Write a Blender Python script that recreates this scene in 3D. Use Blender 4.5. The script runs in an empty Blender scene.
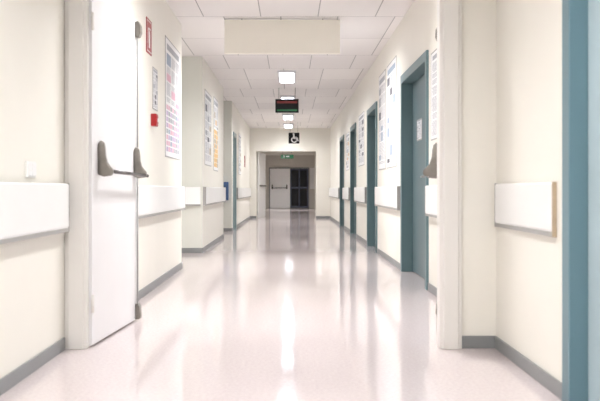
import bpy, bmesh, math, random
from mathutils import Vector, Matrix
random.seed(4)
S=bpy.context.scene
COL=S.collection
H=0.9; F=830.0
def lin(c):
    c=c/255.0
    return c/12.92 if c<=0.04045 else ((c+0.055)/1.055)**2.4
def rgb(r,g,b): return (lin(r),lin(g),lin(b),1)

# ---------------- materials
def mat(name,col,rough=0.5,noise=0.0,nscale=8,bump=0.0,metal=0.0,emis=None,estr=0,coat=0,spec=0.5):
    m=bpy.data.materials.new(name); m.use_nodes=True
    nt=m.node_tree; b=nt.nodes['Principled BSDF']
    b.inputs['Base Color'].default_value=col
    b.inputs['Roughness'].default_value=rough
    b.inputs['Metallic'].default_value=metal
    b.inputs['Specular IOR Level'].default_value=spec
    b.inputs['Coat Weight'].default_value=coat
    if emis:
        b.inputs['Emission Color'].default_value=emis
        b.inputs['Emission Strength'].default_value=estr
    tc=nt.nodes.new('ShaderNodeTexCoord'); n=nt.nodes.new('ShaderNodeTexNoise')
    n.inputs['Scale'].default_value=nscale; n.inputs['Detail'].default_value=4
    nt.links.new(tc.outputs['Object'],n.inputs['Vector'])
    r=nt.nodes.new('ShaderNodeValToRGB')
    k=max(noise,0.01)
    r.color_ramp.elements[0].position=0.3; r.color_ramp.elements[1].position=0.7
    r.color_ramp.elements[0].color=tuple(c*(1-k) for c in col[:3])+(1,)
    r.color_ramp.elements[1].color=tuple(min(1,c*(1+k)) for c in col[:3])+(1,)
    nt.links.new(n.outputs['Fac'],r.inputs['Fac']); nt.links.new(r.outputs['Color'],b.inputs['Base Color'])
    if bump:
        bp=nt.nodes.new('ShaderNodeBump'); bp.inputs['Strength'].default_value=bump; bp.inputs['Distance'].default_value=0.01
        nt.links.new(n.outputs['Fac'],bp.inputs['Height']); nt.links.new(bp.outputs['Normal'],b.inputs['Normal'])
    return m
M={}
M['wall']=mat('wall_paint',rgb(240,237,228),0.5,0.01,3,0.02)
M['recess']=mat('recess_shade_tone',rgb(218,219,211),0.5,0.01,3,0.02)  # wall colour greyed so the recess shade sits in the colour
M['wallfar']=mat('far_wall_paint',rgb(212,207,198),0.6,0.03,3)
M['white']=mat('white_lacquer',rgb(230,229,230),0.35,0.01,5)
M['frame']=mat('cream_frame',rgb(233,230,225),0.3,0.01,5)
M['rail']=mat('rail_white',rgb(242,242,241),0.35,0.01,5)
M['purewhite']=mat('white_door_paint',rgb(252,252,252),0.4,0.01,5)
M['railedge']=mat('rail_edge_grey',rgb(162,160,158),0.4,0.02,5)
M['tan']=mat('tan_cap',rgb(180,162,138),0.5,0.05,20)
M['base']=mat('baseboard_grey',rgb(136,138,139),0.4,0.03,6)
M['teal']=mat('teal_paint',rgb(96,121,126),0.35,0.02,4)
M['tealdoor']=mat('teal_door_paint',rgb(92,112,117),0.35,0.03,4)
M['tealpale']=mat('pale_teal_paint',rgb(140,160,162),0.35,0.02,4)
M['tealnear']=mat('blue_teal_paint',rgb(100,130,140),0.35,0.02,4)
M['palenear']=mat('pale_blue_paint',rgb(176,194,200),0.35,0.02,4)
M['steel']=mat('brushed_steel',rgb(170,168,165),0.3,0.05,30,metal=0.9)
M['dark']=mat('silver_grey_bar',rgb(118,117,118),0.22,0.05,10,metal=0.9)
M['beige']=mat('latch_grey_beige',rgb(136,131,124),0.3,0.15,14,metal=0.45)
M['red']=mat('red_plastic',rgb(156,26,30),0.35,0.03,10)
M['black']=mat('black_plastic',rgb(14,16,18),0.5,0.05,10,spec=0.2)
M['paper']=mat('paper_white',rgb(240,240,240),0.6,0.01,10)
M['blue']=mat('blue_plastic',rgb(70,98,140),0.4,0.05,10)
M['mullion']=mat('navy_mullion',rgb(66,72,92),0.4,0.05,6)
M['glass']=mat('dark_glass',rgb(12,16,28),0.15,0.02,6,spec=.3)
M['sign']=mat('sign_cream',rgb(252,248,236),0.5,0.01,4)
M['pgrey']=mat('print_grey',rgb(172,174,180),0.6,0.05,40)
M['ppink']=mat('print_pink',rgb(222,180,196),0.6,0.08,20)
M['ppurple']=mat('print_lilac',rgb(196,178,206),0.6,0.1,20)
M['pblue']=mat('print_blue',rgb(158,172,190),0.6,0.05,40)
M['pdark']=mat('print_dark',rgb(106,108,116),0.6,0.05,40)
M['pwarm']=mat('print_warm_grey',rgb(190,180,164),0.6,0.05,40)
M['porange']=mat('print_orange',rgb(226,188,126),0.6,0.15,14)
M['ledred']=mat('led_red',rgb(90,20,20),0.4,emis=rgb(180,40,35),estr=0.11)
M['ledgreen']=mat('led_green',rgb(20,90,50),0.4,emis=rgb(40,150,85),estr=0.15)
M['exitgreen']=mat('exit_green',rgb(30,96,66),0.4,emis=rgb(50,150,100),estr=0.13)
M['lamp']=mat('lamp_diffuser',rgb(250,250,255),0.4,emis=(0.93,0.96,1,1),estr=1)
M['louvre']=mat('louvre_grey',rgb(148,152,160),0.5,0.01,5)
M['trim']=mat('lamp_trim',rgb(215,215,220),0.4,0.01,5)

def ceiling_mat(name='ceiling_tiles',base=(244,241,239)):
    m=bpy.data.materials.new(name); m.use_nodes=True; nt=m.node_tree; b=nt.nodes['Principled BSDF']
    tc=nt.nodes.new('ShaderNodeTexCoord'); mp=nt.nodes.new('ShaderNodeMapping')
    mp.inputs['Location'].default_value=(0.1,0.1,0)
    br=nt.nodes.new('ShaderNodeTexBrick'); br.offset=0.35; br.offset_frequency=3
    br.inputs['Color1'].default_value=rgb(*base)
    br.inputs['Color2'].default_value=rgb(base[0]-9,base[1]-9,base[2]-8)
    br.inputs['Mortar'].default_value=rgb(176,174,174)
    br.inputs['Scale'].default_value=1; br.inputs['Mortar Size'].default_value=0.006
    br.inputs['Brick Width'].default_value=0.62; br.inputs['Row Height'].default_value=1.3
    nt.links.new(tc.outputs['Object'],mp.inputs['Vector']); nt.links.new(mp.outputs[0],br.inputs['Vector'])
    nt.links.new(br.outputs['Color'],b.inputs['Base Color']); b.inputs['Roughness'].default_value=0.6
    return m
M['ceil']=ceiling_mat()
def floor_mat():
    m=bpy.data.materials.new('floor_vinyl'); m.use_nodes=True; nt=m.node_tree; b=nt.nodes['Principled BSDF']
    tc=nt.nodes.new('ShaderNodeTexCoord')
    n=nt.nodes.new('ShaderNodeTexNoise'); n.inputs['Scale'].default_value=60; n.inputs['Detail'].default_value=6
    nt.links.new(tc.outputs['Object'],n.inputs['Vector'])
    r=nt.nodes.new('ShaderNodeValToRGB'); r.color_ramp.elements[0].position=0.3; r.color_ramp.elements[1].position=0.7
    r.color_ramp.elements[0].color=rgb(205,193,193); r.color_ramp.elements[1].color=rgb(217,206,206)
    nt.links.new(n.outputs['Fac'],r.inputs['Fac']); nt.links.new(r.outputs['Color'],b.inputs['Base Color'])
    b.inputs['Roughness'].default_value=0.085
    b.inputs['Specular IOR Level'].default_value=0.5
    return m
M['floor']=floor_mat()

# ---------------- geometry helpers
def add_box(bm,a,b,mi=0):
    x0,x1=sorted((a[0],b[0])); y0,y1=sorted((a[1],b[1])); z0,z1=sorted((a[2],b[2]))
    v=[bm.verts.new(p) for p in ((x0,y0,z0),(x1,y0,z0),(x1,y1,z0),(x0,y1,z0),(x0,y0,z1),(x1,y0,z1),(x1,y1,z1),(x0,y1,z1))]
    for f in ((0,3,2,1),(4,5,6,7),(0,1,5,4),(1,2,6,5),(2,3,7,6),(3,0,4,7)):
        bm.faces.new([v[i] for i in f]).material_index=mi
def add_prism(bm,pts,axis,a,b,mi=0):
    def P(p,t):
        return {0:(t,p[0],p[1]),1:(p[0],t,p[1]),2:(p[0],p[1],t)}[axis]
    A=[bm.verts.new(P(p,a)) for p in pts]; B=[bm.verts.new(P(p,b)) for p in pts]
    n=len(pts)
    fs=[bm.faces.new(A),bm.faces.new(B[::-1])]
    for i in range(n): fs.append(bm.faces.new((A[i],A[(i+1)%n],B[(i+1)%n],B[i])))
    for f in fs: f.material_index=mi
def add_cyl(bm,p,q,r,seg=16,mi=0):
    p=Vector(p);q=Vector(q);d=q-p
    rot=d.to_track_quat('Z','Y').to_matrix().to_4x4()
    res=bmesh.ops.create_cone(bm,cap_ends=True,segments=seg,radius1=r,radius2=r,depth=d.length,matrix=Matrix.Translation((p+q)/2)@rot)
    for v in res['verts']:
        for f in v.link_faces: f.material_index=mi; f.smooth=len(f.verts)==4
def finish(name,bm,mats,parent=None,bevel=0,label=None,category=None,struct=False,origin=True,matrix=None,smooth=False):
    bmesh.ops.recalc_face_normals(bm,faces=bm.faces)
    if matrix is not None: bmesh.ops.transform(bm,matrix=matrix,verts=bm.verts)
    loc=Vector((0,0,0))
    if origin:
        c=[v.co for v in bm.verts]
        loc=Vector(((min(p.x for p in c)+max(p.x for p in c))/2,(min(p.y for p in c)+max(p.y for p in c))/2,min(p.z for p in c)))
        bmesh.ops.translate(bm,vec=-loc,verts=bm.verts)
    if smooth:
        for f in bm.faces: f.smooth=True
    me=bpy.data.meshes.new(name); bm.to_mesh(me); bm.free()
    if not isinstance(mats,(list,tuple)): mats=[mats]
    for m in mats: me.materials.append(M[m])
    o=bpy.data.objects.new(name,me); COL.objects.link(o)
    if parent is not None:
        o.parent=parent; o.location=loc-parent.location
    else: o.location=loc
    if bevel:
        md=o.modifiers.new('bevel','BEVEL'); md.width=bevel; md.segments=4; md.limit_method='ANGLE'
    if label: o['label']=label
    if category: o['category']=category
    if struct: o['kind']='structure'
    return o
def boxes(name,lst,mats,**k):
    bm=bmesh.new()
    for l in lst: add_box(bm,l[0],l[1],l[2] if len(l)>2 else 0)
    return finish(name,bm,mats,**k)
def thing(name,loc,label,category,struct=False,group=None):
    e=bpy.data.objects.new(name,None); COL.objects.link(e); e.location=loc; e.empty_display_size=0.1
    e['label']=label; e['category']=category
    if struct: e['kind']='structure'
    if group: e['group']=group
    return e
S_=dict(struct=True,origin=False)
ZC=2.77; XL=-1.235; XLN=-1.27; XR=1.235; XN=1.168; YB=-5.0; YP=25.5; YF=39.0

# ---------------- shell
boxes('floor',[((-2.2,YB,-0.1),(2.2,YF+0.3,0))],'floor',label='glossy pale pink vinyl corridor floor with long reflections',category='floor',**S_)
boxes('ceiling',[((-2.2,YB,ZC),(2.2,YP+.3,ZC+0.1))],'ceil',label='suspended ceiling of off-white rectangular tiles',category='ceiling',**S_)
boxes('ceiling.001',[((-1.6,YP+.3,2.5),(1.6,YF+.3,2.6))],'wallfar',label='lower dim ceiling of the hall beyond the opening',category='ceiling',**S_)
N1=(9.45,11.7); N2=(15.4,17.6)
LD=(17.95,18.8)
boxes('wall_left',[((XLN,YB,0),(XL-.25,4.75,ZC)),((XL,4.75,0),(XL-.25,N1[0],ZC)),((XL-.25,N1[0]-.05,0),(-2.0,N1[0],ZC)),((-1.9,N1[0],0),(-2.1,N1[1],ZC)),
  ((XL,N1[1],0),(-2.1,N1[1]+.2,ZC)),((XL,N1[1]+.2,0),(XL-.25,N2[0],ZC)),((-1.9,N2[0]-.2,0),(-2.1,N2[1]+.2,ZC)),((XL-.25,N2[0]-.2,0),(-1.9,N2[0],ZC)),
  ((XL,N2[1],0),(-1.9,N2[1]+.2,ZC)),((XL,N2[1]+.2,0),(XL-.25,LD[0],ZC)),((XL,LD[0],2.11),(XL-.25,LD[1],ZC)),((XL,LD[1],0),(XL-.25,YP,ZC))],
  'wall',label='cream painted corridor wall with two side recesses',category='wall',**S_)
boxes('wall_recess_shade',[((-1.89,N1[1]-.004,0),(XL,N1[1],ZC)),((-1.89,N2[1]-.004,0),(XL,N2[1],ZC))],'recess',label='thin grey-green sheets on the recess end faces, shade put into their colour',category='wall',**S_)  # thin sheets added over the wall ends to paint in the shade
RD=[(7.42,9.1),(11.75,13.1),(15.5,16.75),(18.95,20.3)]
ND=(2.0,3.47)
seg=[((XN,YB,0),(XN+.25,ND[0],ZC)),((XN,ND[0],2.11),(XN+.25,ND[1],ZC)),((XN,ND[1],0),(XN+.25,4.78,ZC))]
y=4.78
for a,b in RD:
    seg.append(((XR,y,0),(XR+.25,a,ZC))); seg.append(((XR,a,2.11),(XR+.25,b,ZC))); y=b
seg.append(((XR,y,0),(XR+.25,YP,ZC)))
boxes('wall_right',seg,'wall',label='cream painted corridor wall with teal doors',category='wall',**S_)
boxes('wall_rear',[((-2.2,YB-.1,0),(2.2,YB,ZC))],'wall',label='plain cream wall closing the corridor',category='wall',**S_)
boxes('wall_far_partition',[((-2,YP,0),(-1.03,YP+.3,ZC)),((0.80,YP,0),(2,YP+.3,ZC)),((-1.03,YP,2.06),(.80,YP+.3,ZC))],'wall',label='cream cross wall with a wide open passage',category='wall',**S_)
boxes('wall_inner_partition',[((-1.24,31.6,0),(-1.0,31.8,2.5)),((.94,31.6,0),(1.24,31.8,2.5)),((-1.0,31.6,2.2),(.94,31.8,2.5))],'wall',label='second cream portal stepping in beyond the first',category='wall',**S_)
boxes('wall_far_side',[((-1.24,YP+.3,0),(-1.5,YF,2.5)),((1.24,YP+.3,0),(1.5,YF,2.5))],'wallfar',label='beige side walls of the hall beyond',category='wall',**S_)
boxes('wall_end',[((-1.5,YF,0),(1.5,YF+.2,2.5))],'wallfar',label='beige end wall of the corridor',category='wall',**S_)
boxes('wall_cross_stub',[((.965,4.70,0),(XN+.1,4.82,ZC)),((-1.24,4.70,2.16),(.965,4.82,ZC))],'wall',label='cream stub wall and header around the double doors',category='wall',**S_)

# ---------------- baseboards
def bb(name,lst): boxes(name,[(a,b) for a,b in lst],'base',label='grey vinyl skirting strip along the wall foot',category='baseboard',bevel=0.004,**S_)
bh=0.07;t=0.012
bb('baseboard_left',[((XLN,YB,0),(XLN+t,4.65,bh)),((XL,4.86,0),(XL+t,N1[0],bh)),((-1.9,N1[1]-t,0),(XL+t,N1[1],bh)),((XL,N1[1],0),(XL+t,N2[0],bh)),((-1.9,N2[1]-t,0),(XL+t,N2[1],bh)),((XL,N2[1],0),(XL+t,LD[0]-.05,bh)),((XL,LD[1]+.05,0),(XL+t,YP,bh))])
lst=[((XN,YB,0),(XN-t,ND[0]-.05,bh)),((XN,ND[1]+.05,0),(XN-t,4.70,bh)),((.968,4.70-t,0),(XN,4.70,bh))]
y=4.82
for a,b in RD: lst.append(((XR,y,0),(XR-t,a-.05,bh))); y=b+.05
lst.append(((XR,y,0),(XR-t,YP,bh)))
bb('baseboard_right',lst)
bb('baseboard_far',[((-1.23,YP-t,0),(-1.03,YP,bh)),((.80,YP-t,0),(1.22,YP,bh)),((-1.24,YP+.3,0),(-1.225,YF,bh)),((1.24,YP+.3,0),(1.225,YF,bh))])

# ---------------- wall guard rails
def rail(x,s,y0,y1,zt=.93,zb=.665,cap=False,label=None,dep=.047):
    e=thing('wall_guard_rail',(x,(y0+y1)/2,zb),label or 'white wall protection board with grey lower edge','handrail',group='wall guard rails')
    bm=bmesh.new()
    d0=max(dep-.025,.004)*s; d1=dep*s
    pts=[(x+d0,zb+.02),(x+d1-.004*s,zb+.02),(x+d1,zb+.03),(x+d1,zt-.008),(x+d1-.008*s,zt),(x+d0,zt)]
    add_prism(bm,pts,1,y0+.01,y1-.01)
    finish('board',bm,'rail',parent=e)
    bm=bmesh.new()
    pts=[(x+.0*s,zb+.03),(x+.0*s,zt-.03),(x+d0,zt-.03),(x+d0,zb+.03)]
    add_prism(bm,pts,1,y0+.03,y1-.03)
    finish('backing_strip',bm,'railedge',parent=e)
    bm=bmesh.new()
    add_prism(bm,[(x+.002*s,zb),(x+d1,zb),(x+d1,zb+.02),(x+d0,zb+.02)],1,y0+.01,y1-.01)
    finish('lower_edge',bm,'railedge',parent=e)
    for yy in ((y0,y0+.01),(y1-.01,y1)):
        c=cap and yy[0]==y0
        boxes('end_cap',[((x+.001*s,yy[0],zb-.002),(x+d1+.001*s,yy[1],zt+.001))],'tan' if c else 'railedge',parent=e,label='pale tan end cap' if c else None)
rail(XLN,1,-3,4.6); rail(XL,1,4.9,9.42); rail(XL,1,11.75,15.35); rail(XL,1,18.95,25.4)
rail(XN,-1,3.63,4.66,cap=True,label='short white wall protection board with a tan end cap',dep=.019,zb=.69); rail(XN,-1,-3,1.9)
rail(XR,-1,4.9,7.3); rail(XR,-1,9.2,11.65); rail(XR,-1,13.2,15.4); rail(XR,-1,16.85,18.85); rail(XR,-1,20.4,25.4)
def rail_face(yw,x0,x1,zb=.665,zt=.93):
    e=thing('wall_guard_rail',((x0+x1)/2,yw,zb),'white wall protection board on the end face of a recess','handrail',group='wall guard rails')
    boxes('board',[((x0+.01,yw-.047,zb+.02),(x1-.01,yw-.022,zt))],'rail',parent=e,bevel=.004)
    boxes('backing_strip',[((x0+.02,yw-.022,zb+.03),(x1-.02,yw-.004,zt-.03))],'railedge',parent=e)
    boxes('lower_edge',[((x0+.01,yw-.047,zb),(x1-.01,yw-.005,zb+.02))],'railedge',parent=e)
rail_face(N1[1],-1.85,-1.25); rail_face(N2[1],-1.85,-1.42)

# ---------------- teal doors
dn=[0]
def side_door(x,s,y0,y1,label='teal painted hospital room door in a teal frame',dep=.1,fm='teal',lm='tealdoor'):
    dn[0]+=1
    e=thing('door_%d'%dn[0],(x+.08*s,(y0+y1)/2,0),label,'door',struct=True)
    w=.06; z=2.11
    a=x-.022*s; b=x+.16*s
    boxes('door_frame',[((a,y0-.03,0),(b,y0+w,z-w)),((a,y1-w,0),(b,y1+.03,z-w)),((a,y0-.03,z-w),(b,y1+.03,z+.03))],fm,parent=e,bevel=.004)
    l0=x+dep*s; l1=x+(dep+.045)*s
    ym=y0+w+(y1-y0-2*w)*.30
    boxes('door_leaf',[((l0,ym+.003,.008),(l1,y1-w-.003,z-w-.004))],lm,parent=e,bevel=.003)
    boxes('narrow_side_leaf',[((l0,y0+w+.003,.008),(l1,ym-.003,z-w-.004))],lm,parent=e,bevel=.003)
    bm=bmesh.new()
    hy=ym+.07
    add_cyl(bm,(l0,hy,1.02),(l0-.012*s,hy,1.02),.026)
    add_cyl(bm,(l0,hy,1.02),(l0-.055*s,hy,1.02),.010)
    add_cyl(bm,(l0-.05*s,hy-.008,1.02),(l0-.05*s,hy+.12,1.02),.0095)
    finish('door_handle',bm,'steel',parent=e,label='steel lever handle')
    return e
for a,b in RD: side_door(XR,1,a,b)
side_door(XN,1,*ND,label='pale blue door in a broad teal frame close by',dep=.055,fm='tealnear',lm='palenear')
side_door(XL,-1,*LD,label='narrow pale teal door beside the second recess',fm='tealpale',lm='tealpale')

# ---------------- cross-corridor frame + leaves
fr=thing('trim_1',(0,4.7,0),'cream steel double-door frame spanning the corridor','door frame',struct=True)
def post(xa,xb,i,name='frame_post'):
    y0=4.655;y1=4.86
    pts=[(xa,y0+.015),(xa+.02*i,y0+.015),(xa+.022*i,y0),(xb-.022*i,y0),(xb-.02*i,y0+.012),(xb,y0+.014),(xb,y0+.1),(xb-.018*i,y0+.1),(xb-.018*i,y1),(xa,y1)]
    bm=bmesh.new(); add_prism(bm,pts,2,0,2.16); finish(name,bm,'frame',parent=fr,bevel=.003)
post(-1.268,-1.14,1); post(.968,.842,-1)
boxes('frame_head',[((-1.14,4.66,2.10),(.842,4.86,2.16))],'frame',parent=fr,bevel=.003)

def leaf(hx,hy,ang,L,s,label,num,ws=1.0):
    d=Vector((math.sin(ang),math.cos(ang),0)); n=Vector((math.cos(ang),-math.sin(ang),0))*s
    MX=Matrix(((d.x,n.x,0,hx),(d.y,n.y,0,hy),(0,0,1,0),(0,0,0,1)))
    e=thing('door_%d'%num,(hx,hy,0),label,'door',struct=True)
    T=.045
    bm=bmesh.new(); add_box(bm,(0.004,-T,.012),(L,0,2.05)); finish('door_leaf',bm,'white',parent=e,bevel=.003,matrix=MX)
    bm=bmesh.new(); add_box(bm,(L,-T+.004,.02),(L+.006,-.004,2.04)); finish('edge_strip',bm,'steel',parent=e,matrix=MX,label='grey metal edge strip')
    for hz in (.25,1.85):
        bm=bmesh.new(); add_cyl(bm,(0,.006,hz-.05),(0,.006,hz+.05),.009); finish('hinge',bm,'frame',parent=e,matrix=MX)
    pe=bpy.data.objects.new('panic_bar',None); COL.objects.link(pe); pe.parent=e; pe.location=(0,0,0); pe['label']='grey-beige and steel push bar with vertical rods'
    def sub(name,bm,m,bev=0,lab=None,smooth=False):
        o=finish(name,bm,m,bevel=bev,matrix=MX,label=lab,smooth=smooth); o.location=o.location-e.location; o.parent=pe
    for u in (.13,L-.09):
        bm=bmesh.new()
        # rounded body: outline in (w,z), rings across u with dome shape
        pts=[(.0,.985),(.0,1.165),(.010,1.18),(.022,1.18),(.033,1.168),(.038,1.14),(.042,1.09),(.052,1.055),(.066,1.035),(.084,1.014),(.086,.992),(.076,.978),(.03,.972)]
        cz=1.06
        rings=[]
        for du,sc in ((-.020,.80),(-.017,.93),(-.011,1.0),(.011,1.0),(.017,.93),(.020,.80)):
            rings.append([bm.verts.new((u+du,max(0,p[0]*sc*ws),cz+(p[1]-cz)*sc)) for p in pts])
        n_=len(pts)
        for a_,b_ in zip(rings[:-1],rings[1:]):
            for i in range(n_): bm.faces.new((a_[i],a_[(i+1)%n_],b_[(i+1)%n_],b_[i]))
        bm.faces.new(rings[0]); bm.faces.new(rings[-1][::-1])
        sub('end_housing',bm,'beige',0,'rounded grey-beige end housing',True)
    bm=bmesh.new(); add_cyl(bm,(.13,.072*ws,1.004),(L-.02,.072*ws,.990),.0115,24); sub('push_bar',bm,'dark')
    ur=L-.05
    bm=bmesh.new(); add_cyl(bm,(ur,.012,1.17),(ur,.012,1.95),.006); sub('vertical_rod',bm,'railedge')
    bm=bmesh.new(); add_cyl(bm,(ur,.012,.12),(ur,.012,.99),.006); sub('vertical_rod',bm,'railedge')
    bm=bmesh.new(); add_prism(bm,[(0,1.93),(0,2.035),(.02,2.04),(.036,2.01),(.038,1.96),(.026,1.93)],0,ur-.022,ur+.03); sub('top_latch',bm,'beige',.005)
    bm=bmesh.new(); add_prism(bm,[(0,.015),(0,.12),(.018,.125),(.03,.10),(.036,.03),(.026,.015)],0,ur-.02,ur+.03); sub('bottom_latch',bm,'beige',.005)
aL=math.atan2(-1.045+1.123,1.0)
leaf(-1.123,4.70,aL,1.0,1,'open white double-door leaf with a push bar',dn[0]+1)
leaf(.885,4.90,math.radians(10.6),.97,-1,'open white double-door leaf folded back with a push bar',dn[0]+2,1.2)

# ---------------- posters
def poster(x,s,y0,y1,z0,z1,cols,label,cat='poster',blocks=()):
    bm=bmesh.new()
    mats=['paper']+cols+['railedge']
    add_box(bm,(x+.0005*s,y0,z0),(x+.004*s,y1,z1),len(mats)-1)
    W=y1-y0;Hh=z1-z0
    add_box(bm,(x+.003*s,y0+.012,z0+.012),(x+.0042*s,y1-.012,z1-.012),0)
    z=z1-Hh*.05
    xf=x+.0050*s; xi=x+.0038*s
    add_box(bm,(xi,y0+W*.1,z-Hh*.05),(xf,y1-W*.1,z),1)
    z-=Hh*.08
    zend=z0+Hh*.06
    for k,(a0,a1,b0,b1,c) in enumerate(blocks):
        add_box(bm,(xi,y0+W*a0,z0+Hh*b0),(xf,y0+W*a1,z0+Hh*b1),c); zend=max(zend,z0+Hh*(b1+.03))
    while z>zend:
        r=random.random()
        if r<.25:
            hh=min(Hh*random.uniform(.05,.10),z-zend+.01)
            c=random.randint(1,len(cols))
            a=random.choice((.08,.38,.68))
            add_box(bm,(xi,y0+W*a,z-hh),(xf,y0+W*(a+.26),z),c)
            for a2 in (.08,.38,.68):
                if a2==a: continue
                k=0
                while k+.008*Hh<hh:
                    add_box(bm,(xi,y0+W*a2,z-k-.006*Hh),(xf,y0+W*(a2+random.uniform(.2,.26)),z-k),1); k+=.014*Hh
            z-=hh+Hh*.015
        else:
            for cc in ((.08,.34),(.38,.64),(.68,.94)):
                add_box(bm,(xi,y0+W*cc[0],z-Hh*.006),(xf,y0+W*(cc[1]-random.uniform(0,.06)),z),1)
            z-=Hh*.014
    finish(cat,bm,mats,label=label,category=cat)
fine=[]
for i in range(7):
    for j in range(8):
        fine.append((.06+.127*i,.06+.127*i+.10,.05+.05*j,.05+.05*j+.038,random.choice((2,4,2,4,3,1,1))))
poster(XL,1,8.2,9.3,1.22,2.42,['pgrey','ppink','pblue','ppurple'],'large white poster with small pink and lilac pictures',blocks=fine)
poster(XL,1,7.45,7.72,1.62,2.0,['pgrey','pdark'],'small white printed sheet above the alarm box')
poster(XL,1,12.0,13.0,1.25,2.35,['pgrey','pwarm','pdark'],'white poster with grey print between recesses')
warm=[]
for i in range(4):
    for j in range(8):
        warm.append((.07+.22*i,.07+.22*i+.2,.05+.065*j,.05+.065*j+.058,random.choice((3,3,3,3,2))))
poster(XL,1,13.4,14.2,1.2,2.4,['pgrey','pwarm','porange'],'slim white poster with a warm orange picture',blocks=warm)
poster(XL,1,19.9,20.9,1.25,2.25,['pgrey','pwarm'],'pale poster beyond the teal door')
poster(XR,-1,6.35,7.25,1.32,2.08,['pgrey','pdark','pblue'],'white poster with grey print beside the teal door')
poster(XR,-1,9.62,10.55,1.16,2.45,['pblue','pdark','pgrey'],'tall white poster with grey-blue columns of print')
poster(XR,-1,10.7,11.5,1.16,2.45,['pgrey','pblue','pdark'],'tall white poster with bluish print')
poster(XR,-1,13.8,14.9,1.3,2.2,['pgrey','pdark'],'white poster with grey print between teal doors')
poster(XR,-1,17.3,18.2,1.3,2.1,['pgrey','porange'],'small pale poster near a teal door')
poster(XR+.1,-1,8.38,8.70,1.40,1.62,['pgrey'],'small white paper notice taped to the teal door',cat='notice')
bm=bmesh.new()
add_box(bm,(XL,7.12,2.08),(XL+.006,7.38,2.38),0)
add_box(bm,(XL+.005,7.135,2.095),(XL+.0066,7.365,2.365),1)
add_box(bm,(XL+.006,7.143,2.103),(XL+.0072,7.357,2.357),0)
add_prism(bm,[(7.22,2.13),(7.28,2.13),(7.28,2.26),(7.265,2.285),(7.235,2.285),(7.22,2.26)],0,XL+.0068,XL+.008,1)
add_box(bm,(XL+.0068,7.23,2.29),(XL+.008,7.30,2.305),1)
add_prism(bm,[(7.18,2.29),(7.23,2.31),(7.23,2.30),(7.195,2.27),(7.19,2.17),(7.18,2.17)],0,XL+.0068,XL+.008,1)
finish('fire_sign',bm,['red','paper'],label='red fire equipment sign with white extinguisher symbol',category='sign')
e=thing('fire_alarm_box',(XL,7.42,1.46),'small red manual fire alarm box on the wall','fire alarm')
boxes('housing',[((XL-.001,7.36,1.46),(XL+.05,7.47,1.57))],'red',parent=e,bevel=.008)
boxes('front_plate',[((XL+.05,7.38,1.48),(XL+.054,7.45,1.55))],'red',parent=e)
boxes('press_button',[((XL+.054,7.40,1.50),(XL+.058,7.43,1.53))],'paper',parent=e)
e=thing('light_switch',(XLN,4.05,.95),'pale plastic double light switch plate','light switch')
boxes('plate',[((XLN,3.98,.955),(XLN+.01,4.12,1.035))],'rail',parent=e,bevel=.003)
for k in (0,1): boxes('rocker',[((XLN+.01,3.99+.065*k,.965),(XLN+.015,4.045+.065*k,1.025))],'paper',parent=e,bevel=.002)
e=thing('dispenser',(-1.335,17.5,.6),'blue plastic dispenser mounted on the recess wall','dispenser')
bm=bmesh.new(); add_prism(bm,[(17.6,.66),(17.52,.66),(17.49,.70),(17.49,1.0),(17.51,1.05),(17.6,1.05)],0,-1.40,-1.30); finish('body',bm,'blue',parent=e,bevel=.01)
boxes('nozzle',[((-1.37,17.52,.63),(-1.34,17.56,.66))],'paper',parent=e)

# ---------------- ceiling lamps
def lamp(xc,yc,lw=.31,ll=1.2,z=ZC,power=20,glow='lamp'):
    e=thing('ceiling_lamp',(xc,yc,z),'rectangular louvred fluorescent ceiling lamp, lit','ceiling lamp',group='corridor ceiling lamps')
    w=.025; x0,x1=xc-lw/2,xc+lw/2; y0,y1=yc-ll/2,yc+ll/2; d=.04
    boxes('lamp_trim',[((x0-w,y0-w,z-d),(x0,y1+w,z)),((x1,y0-w,z-d),(x1+w,y1+w,z)),((x0,y0-w,z-d),(x1,y0,z)),((x0,y1,z-d),(x1,y1+w,z))],'trim',parent=e)
    boxes('diffuser',[((x0,y0,z-.008),(x1,y1,z))],glow,parent=e)
    bl=[]; n=13
    for k in range(1,n+1):
        yy=y0+(y1-y0)*k/(n+1); bl.append(((x0,yy-.002,z-.038),(x1,yy+.002,z-.013)))
    bl.append(((xc-.002,y0,z-.038),(xc+.002,y1,z-.013)))
    boxes('louvre',bl,'louvre',parent=e)
    ld=bpy.data.lights.new('lamp_light','AREA'); ld.shape='RECTANGLE'; ld.size=lw; ld.size_y=ll; ld.energy=power; ld.color=(1,.996,.99)
    lo=bpy.data.objects.new('lamp_light',ld); COL.objects.link(lo); lo.parent=e; lo.location=(0,0,-.010)
for yy,p in ((-2.0,62),(2.0,62),(6.0,60),(9.9,68),(13.7,34),(17.2,38),(21.3,42),(24.3,30)): lamp(-.05,yy,power=p,lw=.24 if yy>13 else .31)
lamp(-.05,28.5,z=2.5,power=36); lamp(-.05,35.0,z=2.5,power=66)

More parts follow.
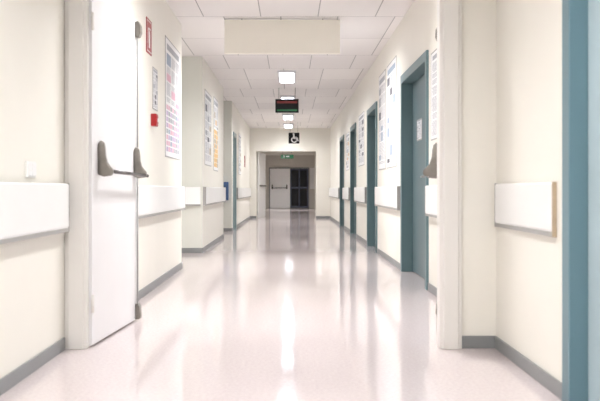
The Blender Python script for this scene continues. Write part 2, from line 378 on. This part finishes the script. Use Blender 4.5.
# ---------------- hanging signs
def hang_sign(name,x0,x1,y,z0,z1,label,cat='sign',face='sign',th=.05,top=ZC):
    e=thing(name,((x0+x1)/2,y,z0),label,cat)
    boxes('panel',[((x0,y,z0),(x1,y+th,z1))],face,parent=e,bevel=.003)
    for xx in (x0+(x1-x0)*.15,x1-(x1-x0)*.15):
        bm=bmesh.new(); add_cyl(bm,(xx,y+th/2,z1-.002),(xx,y+th/2,top),.006)
        finish('hanger_rod',bm,'steel',parent=e)
    return e
hang_sign('hanging_sign',-.72,.55,9.1,2.385,2.755,'broad blank cream sign board hung under the ceiling')
e=hang_sign('display_sign',-.27,.16,15.3,2.31,2.56,'black hanging display with red and green lines',cat='display sign',face='black',th=.06)
boxes('red_line',[((-.24,15.296,2.48),(.13,15.3,2.52))],'ledred',parent=e)
boxes('green_line',[((-.24,15.296,2.34),(.13,15.3,2.365))],'ledgreen',parent=e)
e=hang_sign('direction_sign',-.04,.26,23.0,2.16,2.46,'square black sign with a white curved figure symbol',face='black',th=.03)
bm=bmesh.new(); yv0,yv1=22.994,23.0
bmesh.ops.create_cone(bm,cap_ends=True,segments=14,radius1=.026,radius2=.026,depth=.006,matrix=Matrix.Translation((.10,22.997,2.42))@Matrix.Rotation(math.pi/2,4,'X'))
add_prism(bm,[(.085,2.39),(.125,2.39),(.13,2.345),(.185,2.345),(.185,2.325),(.135,2.322),(.14,2.30),(.195,2.30),(.215,2.22),(.24,2.225),(.215,2.325),(.12,2.28),(.085,2.30)],1,yv0,yv1)
cx,cz,ro,ri=.115,2.265,.082,.058
A0,A1=math.radians(125),math.radians(345)
arc=[(cx+ro*math.cos(A0+(A1-A0)*k/16),cz+ro*math.sin(A0+(A1-A0)*k/16)) for k in range(17)]
arc+=[(cx+ri*math.cos(A1-(A1-A0)*k/16),cz+ri*math.sin(A1-(A1-A0)*k/16)) for k in range(17)]
add_prism(bm,arc,1,yv0,yv1)
finish('pictogram',bm,'paper',parent=e,label='white curved figure symbol')
e=hang_sign('exit_sign',-.33,.13,30,2.0,2.14,'green lit emergency exit sign hung from the ceiling',face='exitgreen',th=.05,top=2.5)
boxes('arrow_symbol',[((-.14,29.995,2.05),(-.02,30,2.10)),((-.24,29.995,2.03),(-.19,30,2.12))],'paper',parent=e)

# ---------------- far double door
dn2=dn[0]+3
e=thing('door_%d'%dn2,(0,YF,0),'double door at the corridor end, one leaf white and one dark glazed','door',struct=True)
yf=YF
boxes('door_frame',[((-.98,yf-.06,0),(-.94,yf,1.86)),((.86,yf-.06,0),(.90,yf,1.86)),((-.98,yf-.06,1.86),(.90,yf,1.91))],'base',parent=e)
boxes('white_leaf',[((-.94,yf-.05,.01),(-.01,yf-.01,1.855))],'purewhite',parent=e,label='white door leaf')
boxes('dark_leaf',[((.01,yf-.05,.01),(.86,yf-.01,1.855))],'mullion',parent=e,label='navy-framed dark glazed door leaf')
boxes('leaf_glazing',[((.07,yf-.056,1.0),(.40,yf-.05,1.78)),((.47,yf-.056,1.0),(.80,yf-.05,1.78)),((.07,yf-.056,.1),(.40,yf-.05,.92)),((.47,yf-.056,.1),(.80,yf-.05,.92))],'glass',parent=e,label='dark glass panes')
boxes('push_bar',[((-.86,yf-.1,.93),(-.12,yf-.07,.97)),((-.86,yf-.1,.9),(-.80,yf-.05,1.1)),((-.18,yf-.1,.9),(-.12,yf-.05,1.1))],'dark',parent=e)
# pale open leaf at the first portal
e=thing('door_%d'%(dn2+1),(-1.0,YP+.32,0),'pale open door leaf beside the first portal','door',struct=True)
MXo=Matrix.Translation((-1.01,YP+.33,0))@Matrix.Rotation(-math.radians(10),4,'Z')
bm=bmesh.new(); add_box(bm,(0,0,.01),(.045,1.0,2.04)); finish('door_leaf',bm,'rail',parent=e,matrix=MXo)
bm=bmesh.new(); add_box(bm,(.045,.1,.98),(.10,.9,1.02)); finish('push_bar',bm,'dark',parent=e,matrix=MXo)
boxes('wall_panel',[((.93,yf-.02,0.9),(1.18,yf,1.9))],'rail',label='narrow white panel beside the dark door',category='panel')
boxes('fire_sign',[((XL,22.4,1.5),(XL+.006,22.8,1.8))],'red',label='small plain red fire sign plate on the wall',category='sign')

# ---------------- camera
cd=bpy.data.cameras.new('camera'); cam=bpy.data.objects.new('camera',cd); COL.objects.link(cam)
cam.location=(0,0,H); cam.rotation_euler=(math.pi/2,0,0)
cd.sensor_width=36; cd.lens=F/600*36; cd.shift_x=10/600; cd.shift_y=-11.5/600
cd.dof.use_dof=True; cd.dof.focus_distance=10; cd.dof.aperture_fstop=4.0
S.camera=cam
w=bpy.data.worlds.new('world'); S.world=w; w.use_nodes=True
w.node_tree.nodes['Background'].inputs[0].default_value=(.9,.92,1,1); w.node_tree.nodes['Background'].inputs[1].default_value=.4
S.view_settings.view_transform='Standard'
S.view_settings.exposure=0.65
